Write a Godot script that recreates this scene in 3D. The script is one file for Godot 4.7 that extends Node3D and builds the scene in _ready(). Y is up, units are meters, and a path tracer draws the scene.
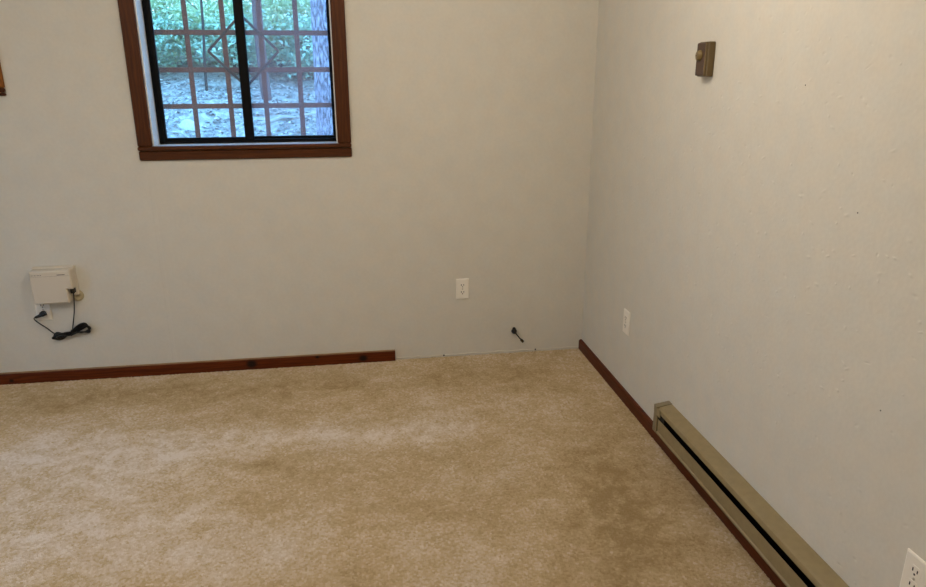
extends Node3D

# Corner where the back wall meets the right wall is the origin: the back wall lies in z = 0, the right wall in x = 0.
const ROOM_X := -3.9      # left wall
const ROOM_Z := 5.2       # wall behind the camera
const ROOM_Y := 2.42      # ceiling
const THICK := 0.17

var rng := RandomNumberGenerator.new()
var mats := {}
var names := {}


# ---------------------------------------------------------------- node helpers
func numbered(called: String) -> String:
	if not names.has(called):
		names[called] = 0
		return called
	names[called] += 1
	return "%s_%03d" % [called, names[called]]


func tag(o: Node, label: String, category: String, group := "") -> Node:
	o.set_meta("label", label)
	o.set_meta("category", category)
	if group:
		o.set_meta("group", group)
	return o


func thing(called: String, at: Vector3, label: String, category: String, group := "") -> Node3D:
	var o := Node3D.new()
	o.name = numbered(called)
	add_child(o)
	o.position = at
	tag(o, label, category, group)
	return o


func setting(called: String, at := Vector3.ZERO) -> Node3D:
	var o := Node3D.new()
	o.name = called
	add_child(o)
	o.position = at
	o.set_meta("kind", "structure")
	return o


func start() -> SurfaceTool:
	var st := SurfaceTool.new()
	st.begin(Mesh.PRIMITIVE_TRIANGLES)
	st.set_smooth_group(-1)
	return st


func commit(st: SurfaceTool, called: String, m: Material, parent: Node, at := Vector3.ZERO, turn := Vector3.ZERO) -> MeshInstance3D:
	st.generate_normals()
	return mesh_part(st.commit(), called, m, parent, at, turn)


func mesh_part(mesh: Mesh, called: String, m: Material, parent: Node, at := Vector3.ZERO, turn := Vector3.ZERO) -> MeshInstance3D:
	var o := MeshInstance3D.new()
	o.name = called
	o.mesh = mesh
	o.material_override = m
	o.position = at
	o.rotation_degrees = turn
	parent.add_child(o, true)
	return o


# ---------------------------------------------------------------- mesh helpers
func tri(st: SurfaceTool, a: Vector3, b: Vector3, c: Vector3, out: Vector3) -> void:
	if Plane(a, b, c).normal.dot(out) < 0.0:
		var t := b
		b = c
		c = t
	st.add_vertex(a)
	st.add_vertex(b)
	st.add_vertex(c)


func quad(st: SurfaceTool, a: Vector3, b: Vector3, c: Vector3, d: Vector3, out: Vector3) -> void:
	tri(st, a, b, c, out)
	tri(st, a, c, d, out)


func bevel_box(st: SurfaceTool, lo: Vector3, hi: Vector3, b := 0.002) -> void:
	var c := (lo + hi) / 2.0
	var h := (hi - lo) / 2.0
	b = minf(b, minf(h.x, minf(h.y, h.z)) * 0.9)
	var p := func(sx: float, sy: float, sz: float, axis: int) -> Vector3:
		var v := Vector3(sx * (h.x - b), sy * (h.y - b), sz * (h.z - b))
		v[axis] = [sx * h.x, sy * h.y, sz * h.z][axis]
		return c + v
	for s in [-1.0, 1.0]:
		quad(st, p.call(s, -1, -1, 0), p.call(s, 1, -1, 0), p.call(s, 1, 1, 0), p.call(s, -1, 1, 0), Vector3(s, 0, 0))
		quad(st, p.call(-1, s, -1, 1), p.call(1, s, -1, 1), p.call(1, s, 1, 1), p.call(-1, s, 1, 1), Vector3(0, s, 0))
		quad(st, p.call(-1, -1, s, 2), p.call(1, -1, s, 2), p.call(1, 1, s, 2), p.call(-1, 1, s, 2), Vector3(0, 0, s))
		for t in [-1.0, 1.0]:
			quad(st, p.call(s, t, -1, 0), p.call(s, t, 1, 0), p.call(s, t, 1, 1), p.call(s, t, -1, 1), Vector3(s, t, 0))
			quad(st, p.call(s, -1, t, 0), p.call(s, 1, t, 0), p.call(s, 1, t, 2), p.call(s, -1, t, 2), Vector3(s, 0, t))
			quad(st, p.call(-1, s, t, 1), p.call(1, s, t, 1), p.call(1, s, t, 2), p.call(-1, s, t, 2), Vector3(0, s, t))
			for u in [-1.0, 1.0]:
				tri(st, p.call(s, t, u, 0), p.call(s, t, u, 1), p.call(s, t, u, 2), Vector3(s, t, u))


func box_part(called: String, lo: Vector3, hi: Vector3, m: Material, parent: Node, b := 0.002) -> MeshInstance3D:
	var c := (lo + hi) / 2.0
	var st := start()
	bevel_box(st, lo - c, hi - c, b)
	return commit(st, called, m, parent, c)


# A board whose grain runs along its local x axis, turned so that x lies along the given world axis.
func board(called: String, lo: Vector3, hi: Vector3, axis: int, m: Material, parent: Node, b := 0.003) -> MeshInstance3D:
	var c := (lo + hi) / 2.0
	var h := (hi - lo) / 2.0
	var st := start()
	var turn := Vector3.ZERO
	var l := h
	if axis == 1:
		l = Vector3(h.y, h.x, h.z)
		turn = Vector3(0, 0, 90)
	elif axis == 2:
		l = Vector3(h.z, h.y, h.x)
		turn = Vector3(0, 90, 0)
	bevel_box(st, -l, l, b)
	return commit(st, called, m, parent, c, turn)


# A cross-section polygon (x, y), extruded along z from z0 to z1.
func extrude(st: SurfaceTool, poly: PackedVector2Array, z0: float, z1: float, close := true) -> void:
	var mid := Vector2.ZERO
	for q in poly:
		mid += q / poly.size()
	for i in poly.size():
		var a := poly[i]
		var b := poly[(i + 1) % poly.size()]
		var n := (b - a).orthogonal()
		if not Geometry2D.is_polygon_clockwise(poly):
			n = n
		else:
			n = -n
		quad(st, Vector3(a.x, a.y, z0), Vector3(b.x, b.y, z0), Vector3(b.x, b.y, z1), Vector3(a.x, a.y, z1), Vector3(-n.x, -n.y, 0) if false else Vector3(n.x, n.y, 0))
	if close:
		var idx := Geometry2D.triangulate_polygon(poly)
		for k in range(0, idx.size(), 3):
			for e in [[z0, -1.0], [z1, 1.0]]:
				var v := []
				for j in 3:
					v.append(Vector3(poly[idx[k + j]].x, poly[idx[k + j]].y, e[0]))
				tri(st, v[0], v[1], v[2], Vector3(0, 0, e[1]))


func tube(st: SurfaceTool, pts: PackedVector3Array, r: float, seg := 8, r_end := -1.0) -> void:
	st.set_smooth_group(0)
	var rings := []
	var side := Vector3.UP
	for i in pts.size():
		var d := (pts[mini(i + 1, pts.size() - 1)] - pts[maxi(i - 1, 0)]).normalized()
		side = (side - d * side.dot(d))
		if side.length() < 0.01:
			side = d.cross(Vector3(0.3, 0.5, 0.8))
		side = side.normalized()
		var up := d.cross(side)
		var rr := r if r_end < 0.0 else lerpf(r, r_end, float(i) / (pts.size() - 1))
		var ring := []
		for k in seg:
			var a := TAU * k / seg
			ring.append(pts[i] + (side * cos(a) + up * sin(a)) * rr)
		rings.append(ring)
	for i in pts.size() - 1:
		var c := (pts[i] + pts[i + 1]) / 2.0
		for k in seg:
			var n: int = (k + 1) % seg
			var q: Vector3 = (rings[i][k] + rings[i + 1][n]) / 2.0
			quad(st, rings[i][k], rings[i][n], rings[i + 1][n], rings[i + 1][k], q - c)
	st.set_smooth_group(-1)
	for e in [0, pts.size() - 1]:
		var out: Vector3 = pts[0] - pts[1] if e == 0 else pts[e] - pts[e - 1]
		for k in seg:
			tri(st, pts[e], rings[e][k], rings[e][(k + 1) % seg], out)


func smooth_path(ctrl: Array, per := 6) -> PackedVector3Array:
	var c := PackedVector3Array()
	for i in ctrl.size() - 1:
		for k in per:
			var p: Vector3 = ctrl[i]
			c.append(p.cubic_interpolate(ctrl[i + 1], ctrl[maxi(i - 1, 0)], ctrl[mini(i + 2, ctrl.size() - 1)], float(k) / per))
	c.append(ctrl[-1])
	return c


# A profile of (radius, height) spun round the local y axis.
func lathe(st: SurfaceTool, profile: Array, seg := 24, smooth := true) -> void:
	st.set_smooth_group(0 if smooth else -1)
	for i in profile.size() - 1:
		var a: Vector2 = profile[i]
		var b: Vector2 = profile[i + 1]
		var n2 := Vector2(b.y - a.y, -(b.x - a.x))
		for k in seg:
			var t0 := TAU * k / seg
			var t1 := TAU * (k + 1) / seg
			var tm := (t0 + t1) / 2.0
			var out := Vector3(cos(tm) * n2.x, n2.y, sin(tm) * n2.x)
			var p := func(q: Vector2, t: float) -> Vector3: return Vector3(cos(t) * q.x, q.y, sin(t) * q.x)
			if a.x > 0.0 and b.x > 0.0:
				quad(st, p.call(a, t0), p.call(b, t0), p.call(b, t1), p.call(a, t1), out)
			elif a.x > 0.0:
				tri(st, p.call(a, t0), p.call(b, t0), p.call(a, t1), out)
			elif b.x > 0.0:
				tri(st, p.call(a, t0), p.call(b, t0), p.call(b, t1), out)
	st.set_smooth_group(-1)


# ---------------------------------------------------------------- textures and materials
func noise(s: int, freq: float, oct := 3, type := FastNoiseLite.TYPE_SIMPLEX_SMOOTH) -> FastNoiseLite:
	var n := FastNoiseLite.new()
	n.seed = s
	n.noise_type = type
	n.frequency = freq
	n.fractal_octaves = oct
	n.fractal_type = FastNoiseLite.FRACTAL_FBM if oct > 1 else FastNoiseLite.FRACTAL_NONE
	return n


func mat(color: Color, rough := 0.6, metal := 0.0, spec := 0.5) -> StandardMaterial3D:
	var m := StandardMaterial3D.new()
	m.albedo_color = color
	m.roughness = rough
	m.metallic = metal
	m.metallic_specular = spec
	return m


func tex(im: Image) -> ImageTexture:
	return ImageTexture.create_from_image(im)


# Painted plaster: a faint mottling of the paint, and a relief of trowel marks, small lumps and pits.
func plaster(s: int, color: Color, relief: float, lumps: int, tile: float) -> StandardMaterial3D:
	var n := 768
	var a := noise(s, 0.012, 4).get_seamless_image(n, n)
	var f := noise(s + 1, 0.09, 3).get_seamless_image(n, n)
	var g := noise(s + 2, 0.02, 2).get_seamless_image(n, n)
	var bytes := PackedByteArray()
	bytes.resize(n * n)
	var da := a.get_data()
	var df := f.get_data()
	var dg := g.get_data()
	var h := PackedFloat32Array()
	h.resize(n * n)
	for i in n * n:
		h[i] = 0.45 + (df[i] / 255.0 - 0.5) * 0.08
	rng.seed = s
	for k in lumps:
		var cx := rng.randi() % n
		var cy := rng.randi() % n
		var rx := rng.randf_range(1.5, 6.0)
		var ry := rng.randf_range(1.2, 3.0)
		var up := rng.randf_range(0.1, 0.45) * (1.0 if rng.randf() < 0.6 else -1.0)
		var ang := rng.randf_range(-0.5, 0.5)
		for y in range(-12, 13):
			for x in range(-12, 13):
				var u := (x * cos(ang) + y * sin(ang)) / rx
				var v := (-x * sin(ang) + y * cos(ang)) / ry
				var d := u * u + v * v
				if d < 4.0:
					var at := posmod(cy + y, n) * n + posmod(cx + x, n)
					h[at] += up * exp(-d * 1.4)
	for i in n * n:
		bytes[i] = int(clampf(h[i], 0.0, 1.0) * 255.0)
	var him := Image.create_from_data(n, n, false, Image.FORMAT_L8, bytes)
	var col := PackedByteArray()
	col.resize(n * n * 3)
	for i in n * n:
		var k: float = 1.0 + (da[i] / 255.0 - 0.5) * 0.02 + (df[i] / 255.0 - 0.5) * 0.02
		var w: float = (dg[i] / 255.0 - 0.5) * 0.02
		col[i * 3] = int(clampf((color.r * (k + w)) * 255.0, 0, 255))
		col[i * 3 + 1] = int(clampf(color.g * k * 255.0, 0, 255))
		col[i * 3 + 2] = int(clampf((color.b * (k - w)) * 255.0, 0, 255))
	var m := mat(Color.WHITE, 0.62, 0.0, 0.35)
	m.albedo_texture = tex(Image.create_from_data(n, n, false, Image.FORMAT_RGB8, col))
	m.heightmap_enabled = true
	m.heightmap_texture = tex(him)
	m.heightmap_scale = relief
	m.uv1_triplanar = true
	m.uv1_world_triplanar = true
	m.uv1_triplanar_sharpness = 8.0
	m.uv1_scale = Vector3.ONE / tile
	return m


# Stained softwood. Grain along u; knots are [u, v, radius] in metres on a face of length by height.
func wood(s: int, dark: Color, pale: Color, rough: float, length: float, height: float, knots: Array = [], coat := 0.3) -> StandardMaterial3D:
	var w := 1024
	var h := 96
	var fine := noise(s, 1.0, 2)
	var broad := noise(s + 1, 1.0, 3)
	var im := Image.create(w, h, false, Image.FORMAT_RGB8)
	for y in h:
		for x in w:
			var u := length * x / w
			var v := height * y / h
			var bend := broad.get_noise_2d(u * 3.0, v * 20.0) * 0.01
			var rings := 0.5 + 0.5 * sin((v + bend) * 420.0 + broad.get_noise_2d(u * 1.2, v * 9.0) * 5.0)
			var t := 0.30 * rings + 0.5 + 0.35 * fine.get_noise_2d(u * 9.0, v * 420.0) + 0.30 * broad.get_noise_2d(u * 2.2 + 40.0, v * 30.0)
			var dk := 0.0
			for k in knots:
				var d: float = Vector2((u - k[0]) * 0.8, v - k[1]).length() / k[2]
				if d < 2.4:
					dk = maxf(dk, clampf(1.5 - d, 0.0, 1.0) + 0.25 * maxf(0.0, sin(d * 14.0)) * clampf(2.4 - d, 0.0, 1.0))
			var c := dark.lerp(pale, clampf(t, 0.0, 1.0)).lerp(Color(0.09, 0.045, 0.03), clampf(dk, 0.0, 0.92))
			im.set_pixel(x, y, c)
	var m := mat(Color.WHITE, rough, 0.0, 0.3)
	m.albedo_texture = tex(im)
	m.uv1_triplanar = true
	m.uv1_triplanar_sharpness = 6.0
	m.uv1_scale = Vector3(1.0 / length, 1.0 / height, 1.0 / height)
	m.uv1_offset = Vector3(0.5, 0.5, 0.5)
	m.clearcoat_enabled = true
	m.clearcoat = coat
	m.clearcoat_roughness = 0.35
	return m


func speckled(s: int, a: Color, b: Color, tile: float, rough: float, relief := 0.0, freq := 0.05) -> StandardMaterial3D:
	var n := 256
	var d := noise(s, freq, 4).get_seamless_image(n, n).get_data()
	var im := Image.create(n, n, false, Image.FORMAT_RGB8)
	var hb := PackedByteArray()
	hb.resize(n * n)
	for i in n * n:
		im.set_pixel(i % n, i / n, a.lerp(b, d[i] / 255.0))
		hb[i] = d[i]
	var m := mat(Color.WHITE, rough)
	m.albedo_texture = tex(im)
	m.uv1_triplanar = true
	m.uv1_world_triplanar = true
	m.uv1_scale = Vector3.ONE / tile
	if relief > 0.0:
		m.heightmap_enabled = true
		m.heightmap_texture = tex(Image.create_from_data(n, n, false, Image.FORMAT_L8, hb))
		m.heightmap_scale = relief
	return m


func make_materials() -> void:
	mats.wall_back = plaster(11, Color(0.845, 0.826, 0.778), 0.10, 60, 1.5)
	mats.wall_right = plaster(31, Color(0.845, 0.826, 0.778), 0.32, 250, 1.3)
	mats.ceiling = plaster(51, Color(0.91, 0.905, 0.89), 0.2, 200, 1.2)
	mats.casing = wood(3, Color(0.20, 0.09, 0.02), Color(0.36, 0.19, 0.06), 0.55, 0.9, 0.16, [], 0.06)
	mats.baseboard = wood(7, Color(0.25, 0.09, 0.015), Color(0.43, 0.19, 0.05), 0.5, 3.6, 0.12, [[2.459, 0.027, 0.017], [3.045, 0.033, 0.014], [2.802, 0.011, 0.006], [1.279, 0.040, 0.007]], 0.06)
	mats.baseboard_red = wood(9, Color(0.24, 0.10, 0.035), Color(0.40, 0.19, 0.08), 0.5, 2.4, 0.12, [[0.5, 0.06, 0.006]], 0.06)
	mats.filler = speckled(62, Color(0.80, 0.77, 0.70), Color(0.93, 0.91, 0.86), 0.05, 0.9)
	mats.casing_lit = wood(4, Color(0.42, 0.24, 0.075), Color(0.60, 0.38, 0.14), 0.5, 0.9, 0.16, [], 0.06)  # casing wood with its lamp-lit brightness painted into the colour
	mats.lit_raw_wood = speckled(61, Color(0.52, 0.40, 0.25), Color(0.64, 0.50, 0.33), 0.3, 0.7)
	mats.black = mat(Color(0.015, 0.016, 0.02), 0.5, 0.0, 0.25)
	mats.jamb = mat(Color(0.93, 0.93, 0.92), 0.22)
	mats.grille = speckled(71, Color(0.38, 0.24, 0.22), Color(0.50, 0.33, 0.30), 0.2, 0.6)
	mats.dark_iron = mat(Color(0.26, 0.21, 0.23), 0.6)
	mats.pane = mat(Color(0.80, 0.92, 1.0, 0.05), 0.02)
	mats.pane.transparency = BaseMaterial3D.TRANSPARENCY_ALPHA
	mats.pane_dull = mat(Color(0.72, 0.80, 0.95, 0.16), 0.05)
	mats.pane_dull.transparency = BaseMaterial3D.TRANSPARENCY_ALPHA
	mats.white_plastic = mat(Color(0.95, 0.925, 0.875), 0.35)
	mats.box_plastic = mat(Color(0.84, 0.80, 0.73), 0.42)
	mats.slot = mat(Color(0.05, 0.045, 0.04), 0.7)
	mats.screw = mat(Color(0.72, 0.69, 0.62), 0.35, 0.8)
	mats.cord = mat(Color(0.025, 0.025, 0.028), 0.42)
	mats.putty = speckled(83, Color(0.68, 0.62, 0.48), Color(0.80, 0.75, 0.62), 0.05, 0.85, 0.3, 0.04)
	mats.heater = speckled(91, Color(0.54, 0.475, 0.34), Color(0.59, 0.525, 0.385), 0.5, 0.42)
	mats.heater_cap = speckled(92, Color(0.47, 0.42, 0.31), Color(0.55, 0.50, 0.39), 0.06, 0.5)
	mats.heater_dark = mat(Color(0.03, 0.03, 0.028), 0.7)
	mats.fin = mat(Color(0.18, 0.18, 0.175), 0.45, 0.7)
	mats.brass = speckled(95, Color(0.36, 0.29, 0.16), Color(0.42, 0.345, 0.20), 0.05, 0.38)
	mats.bronze = speckled(96, Color(0.27, 0.19, 0.13), Color(0.34, 0.25, 0.18), 0.04, 0.45)
	mats.dial = mat(Color(0.50, 0.42, 0.26), 0.4, 0.2)
	mats.nail = mat(Color(0.16, 0.12, 0.10), 0.6)
	mats.connector = mat(Color(0.30, 0.24, 0.16), 0.35, 0.8)
	mats.print = mat(Color(0.42, 0.38, 0.34), 0.6)


# ---------------------------------------------------------------- the place
func _ready() -> void:
	rng.seed = 4
	var cam := Camera3D.new()
	cam.name = "camera"
	add_child(cam)
	cam.transform = Transform3D(Basis(Vector3(0.9885, -0.0026, 0.1512), Vector3(0.0477, 0.9540, -0.2959), Vector3(-0.1435, 0.2997, 0.9432)).orthonormalized(), Vector3(-1.2264, 1.5, 3.5819))
	cam.fov = 45.40
	cam.near = 0.05
	cam.far = 200.0
	cam.current = true

	var env := Environment.new()
	var sky := Sky.new()
	var sm := ProceduralSkyMaterial.new()
	sm.sky_top_color = Color(0.43, 0.70, 0.97)
	sm.sky_horizon_color = Color(0.66, 0.87, 1.0)
	sm.ground_bottom_color = Color(0.25, 0.32, 0.30)
	sm.ground_horizon_color = Color(0.45, 0.58, 0.60)
	sky.sky_material = sm
	env.background_mode = Environment.BG_SKY
	env.sky = sky
	env.background_energy_multiplier = 6.5
	env.tonemap_mode = Environment.TONE_MAPPER_LINEAR
	env.tonemap_exposure = 1.0
	env.sdfgi_enabled = true
	env.ssao_enabled = true
	env.ssil_enabled = true
	var we := WorldEnvironment.new()
	we.name = "world_environment"
	we.environment = env
	add_child(we)

	make_materials()
	make_shell()
	make_carpet()
	make_windows()
	make_baseboards()
	make_ceiling_light()
	make_heater()
	make_thermostat()
	make_outlets()
	make_wall_box()
	make_cable_stub()
	make_outside()


func make_shell() -> void:
	# Back wall with two window openings, one solid mesh.
	var wb := setting("wall_back")
	var st := start()
	var xs := [ROOM_X - THICK, -3.66, -2.86, -2.172, -1.305, THICK]
	var holes := {1: [1.44, 2.05], 3: [1.150, 2.05]}
	for i in xs.size() - 1:
		if holes.has(i):
			bevel_box(st, Vector3(xs[i], -0.2, -THICK), Vector3(xs[i + 1], holes[i][0], 0), 0.0)
			bevel_box(st, Vector3(xs[i], holes[i][1], -THICK), Vector3(xs[i + 1], ROOM_Y + 0.15, 0), 0.0)
		else:
			bevel_box(st, Vector3(xs[i], -0.2, -THICK), Vector3(xs[i + 1], ROOM_Y + 0.15, 0), 0.0)
	commit(st, "plaster", mats.wall_back, wb)
	# The taped joint of two wall boards below the window, and the ragged bead of filler where the baseboard is missing.
	st = start()
	var seam := PackedVector2Array([Vector2(-0.012, 0), Vector2(-0.006, 0.0005), Vector2(0.006, 0.0005), Vector2(0.012, 0)])
	for i in 3:
		var a := seam[i]
		var b := seam[i + 1]
		quad(st, Vector3(-2.205 + a.x, 0.06, a.y), Vector3(-2.205 + b.x, 0.06, b.y), Vector3(-2.205 + b.x, 1.1, b.y), Vector3(-2.205 + a.x, 1.1, a.y), Vector3(0, 0, 1))
	commit(st, "board_joint", mats.wall_back, wb)
	st = start()
	var pts := PackedVector3Array()
	var nz := noise(5, 6.0, 3)
	for i in 80:
		var x := lerpf(-1.05, -0.02, i / 79.0)
		pts.append(Vector3(x, 0.011 + 0.006 * nz.get_noise_1d(x * 2.0), 0.0 + 0.003 * nz.get_noise_1d(x * 3.0 + 50.0)))
	tube(st, pts, 0.0036, 6)
	commit(st, "filler_bead", mats.filler, wb)
	for p in [[-0.27, 0.012], [-0.79, 0.010]]:
		st = start()
		bevel_box(st, Vector3(-0.004, -0.004, 0), Vector3(0.004, 0.004, 0.008), 0.002)
		commit(st, "nail", mats.nail, wb, Vector3(p[0], p[1], 0.0))
	var wr := setting("wall_right")
	st = start()
	bevel_box(st, Vector3(0, -0.2, 0.0), Vector3(THICK, ROOM_Y + 0.15, ROOM_Z + THICK), 0.0)
	commit(st, "plaster", mats.wall_right, wr)
	for p in [[1.466, 1.748], [1.167, 2.03], [0.72, 2.22]]:
		st = start()
		lathe(st, [Vector2(0, 0.0010), Vector2(0.0014, 0.0010), Vector2(0.0020, 0.0)], 8)
		commit(st, "nail_head", mats.nail, wr, Vector3(0, p[0], p[1]), Vector3(0, 0, 90))
	# Left wall with a glazed door, out of the picture; its daylight lies on the carpet at the lower left.
	var wl := setting("wall_left")
	st = start()
	bevel_box(st, Vector3(ROOM_X - THICK, -0.2, 0), Vector3(ROOM_X, ROOM_Y + 0.15, 1.25), 0.0)
	bevel_box(st, Vector3(ROOM_X - THICK, 2.06, 1.25), Vector3(ROOM_X, ROOM_Y + 0.15, 2.15), 0.0)
	bevel_box(st, Vector3(ROOM_X - THICK, -0.2, 1.25), Vector3(ROOM_X, 0.01, 2.15), 0.0)
	bevel_box(st, Vector3(ROOM_X - THICK, -0.2, 2.15), Vector3(ROOM_X, ROOM_Y + 0.15, ROOM_Z + THICK), 0.0)
	commit(st, "plaster", mats.wall_back, wl)
	var door := setting("door_1", Vector3(ROOM_X, 0.012, 1.7))
	for z in [-0.40, 0.40]:
		box_part("stile", Vector3(-0.12, 0.0, z - 0.045), Vector3(-0.075, 2.04, z + 0.045), mats.casing, door)
	for y in [[0.0, 0.18], [1.93, 2.04]]:
		box_part("rail", Vector3(-0.118, y[0], -0.355), Vector3(-0.077, y[1], 0.355), mats.casing, door)
	box_part("pane", Vector3(-0.100, 0.175, -0.36), Vector3(-0.094, 1.935, 0.36), mats.pane, door, 0.0005)
	board("casing", Vector3(0, -0.012, -0.52), Vector3(0.018, 2.12, -0.45), 1, mats.casing, door)
	board("casing", Vector3(0, -0.012, 0.45), Vector3(0.018, 2.12, 0.52), 1, mats.casing, door)
	board("casing", Vector3(0, 2.05, -0.45), Vector3(0.018, 2.12, 0.45), 2, mats.casing, door)
	var wf := setting("wall_front")
	st = start()
	bevel_box(st, Vector3(ROOM_X - THICK, -0.2, ROOM_Z), Vector3(THICK, ROOM_Y + 0.15, ROOM_Z + THICK), 0.0)
	commit(st, "plaster", mats.wall_back, wf)
	var ce := setting("ceiling")
	st = start()
	bevel_box(st, Vector3(ROOM_X - 0.22, ROOM_Y, -0.25), Vector3(0.25, ROOM_Y + 0.2, ROOM_Z + 0.25), 0.0)
	commit(st, "plaster", mats.ceiling, ce)


# Cut-pile carpet: a backing slab, and tufts whose colour and lean wander in trodden and brushed patches, with painted sheen and shade.
func make_carpet() -> void:
	var fl := setting("floor")
	var st := start()
	bevel_box(st, Vector3(ROOM_X, -0.2, 0), Vector3(0, -0.003, ROOM_Z), 0.0)
	commit(st, "backing", speckled(101, Color(0.74, 0.64, 0.50), Color(0.80, 0.70, 0.56), 0.05, 0.95, 0.0, 0.3), fl)
	# One clump of four tufts.
	st = start()
	rng.seed = 77
	for k in 4:
		# A tuft: a five-sided twist of yarn, open at the top edge, slightly askew.
		var c := Vector3((k % 2 - 0.5) * 0.0042, 0, (k / 2 - 0.5) * 0.0042)
		var tip := c + Vector3(rng.randf_range(-0.001, 0.001), rng.randf_range(0.0058, 0.0074), rng.randf_range(-0.001, 0.001))
		var a0 := rng.randf() * TAU
		for j in 5:
			var a := a0 + TAU * j / 5.0
			var b := a0 + TAU * (j + 1) / 5.0
			var da := Vector3(cos(a), 0, sin(a))
			var db := Vector3(cos(b), 0, sin(b))
			quad(st, c + da * 0.0037, c + db * 0.0037, tip + db * 0.0021 - Vector3(0, 0.0008, 0), tip + da * 0.0021 - Vector3(0, 0.0008, 0), da + db)
			tri(st, tip, tip + da * 0.0021 - Vector3(0, 0.0008, 0), tip + db * 0.0021 - Vector3(0, 0.0008, 0), Vector3.UP)
	st.generate_normals()
	var clump := st.commit()
	var m := mat(Color.WHITE, 0.9, 0.0, 0.25)
	m.vertex_color_use_as_albedo = true
	m.rim_enabled = true
	m.rim = 0.25
	m.rim_tint = 0.4
	var broad := noise(201, 1.0, 4)
	var mid := noise(202, 1.0, 4)
	var fine := noise(203, 1.0, 2)
	var warp := noise(204, 1.0, 2)
	var step := 0.0074
	var at: Array[Transform3D] = []
	var tint := PackedColorArray()
	var pale := Color(0.75, 0.66, 0.555)
	var base := Color(0.575, 0.445, 0.265)
	var deep := Color(0.42, 0.305, 0.155)
	# Soil and wear patches, with daylight sheen and shade painted into the tone: [x, z, length, width, turn, amount].
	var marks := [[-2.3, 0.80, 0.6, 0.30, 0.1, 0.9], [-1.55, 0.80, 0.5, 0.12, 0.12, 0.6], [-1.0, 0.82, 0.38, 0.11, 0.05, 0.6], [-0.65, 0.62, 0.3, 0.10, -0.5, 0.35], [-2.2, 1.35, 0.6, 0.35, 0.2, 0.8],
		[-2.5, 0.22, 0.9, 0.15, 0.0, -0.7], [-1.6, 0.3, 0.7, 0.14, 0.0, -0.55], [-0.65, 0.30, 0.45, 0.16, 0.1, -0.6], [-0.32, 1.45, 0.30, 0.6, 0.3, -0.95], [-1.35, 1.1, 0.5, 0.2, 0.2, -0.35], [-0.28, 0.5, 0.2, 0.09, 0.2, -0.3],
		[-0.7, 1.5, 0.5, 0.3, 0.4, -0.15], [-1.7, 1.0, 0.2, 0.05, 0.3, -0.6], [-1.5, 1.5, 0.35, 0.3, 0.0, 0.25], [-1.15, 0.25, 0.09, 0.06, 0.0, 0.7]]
	var x := -3.75
	while x < -0.003:
		var z := 0.004
		while z < 3.0:
			var px := x + rng.randf_range(-0.0014, 0.0014)
			var pz := z + rng.randf_range(-0.0014, 0.0014)
			var wx := px + 0.06 * warp.get_noise_2d(px * 2.0, pz * 2.0)
			var wz := pz + 0.06 * warp.get_noise_2d(px * 2.0 + 70.0, pz * 2.0)
			var v := 0.50 * broad.get_noise_2d(wx * 1.7, wz * 2.2) + 0.50 * mid.get_noise_2d(wx * 6.0, wz * 7.5) + 0.45 * mid.get_noise_2d(wx * 26.0 + 9.0, wz * 26.0)
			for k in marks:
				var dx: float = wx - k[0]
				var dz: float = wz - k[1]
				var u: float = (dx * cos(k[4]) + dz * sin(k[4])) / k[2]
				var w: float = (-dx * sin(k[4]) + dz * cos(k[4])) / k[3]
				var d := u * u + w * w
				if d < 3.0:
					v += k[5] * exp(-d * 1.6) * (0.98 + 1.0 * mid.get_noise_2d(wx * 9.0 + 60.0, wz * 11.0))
			v += 0.55 * fine.get_noise_2d(px * 80.0, pz * 80.0) + rng.randf_range(-0.32, 0.32)
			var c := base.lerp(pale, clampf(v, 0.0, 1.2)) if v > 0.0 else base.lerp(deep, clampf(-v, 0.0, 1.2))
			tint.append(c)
			var lean := 0.25 * mid.get_noise_2d(wx * 3.0 + 30.0, wz * 3.0)
			var lean2 := 0.25 * mid.get_noise_2d(wx * 3.0, wz * 3.0 + 30.0)
			var b := Basis(Vector3.UP, rng.randf() * TAU).scaled(Vector3.ONE * rng.randf_range(0.85, 1.12))
			b = Basis(Vector3(1, 0, 0), lean) * Basis(Vector3(0, 0, 1), lean2) * b
			at.append(Transform3D(b, Vector3(px, -0.0062, pz)))
			z += step
		x += step
	var mm := MultiMesh.new()
	mm.transform_format = MultiMesh.TRANSFORM_3D
	mm.use_colors = true
	mm.mesh = clump
	mm.instance_count = at.size()
	for i in at.size():
		mm.set_instance_transform(i, at[i])
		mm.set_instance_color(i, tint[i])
	var o := MultiMeshInstance3D.new()
	o.name = "carpet_pile"
	o.multimesh = mm
	o.material_override = m
	fl.add_child(o, true)
	o.set_meta("kind", "stuff")


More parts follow.
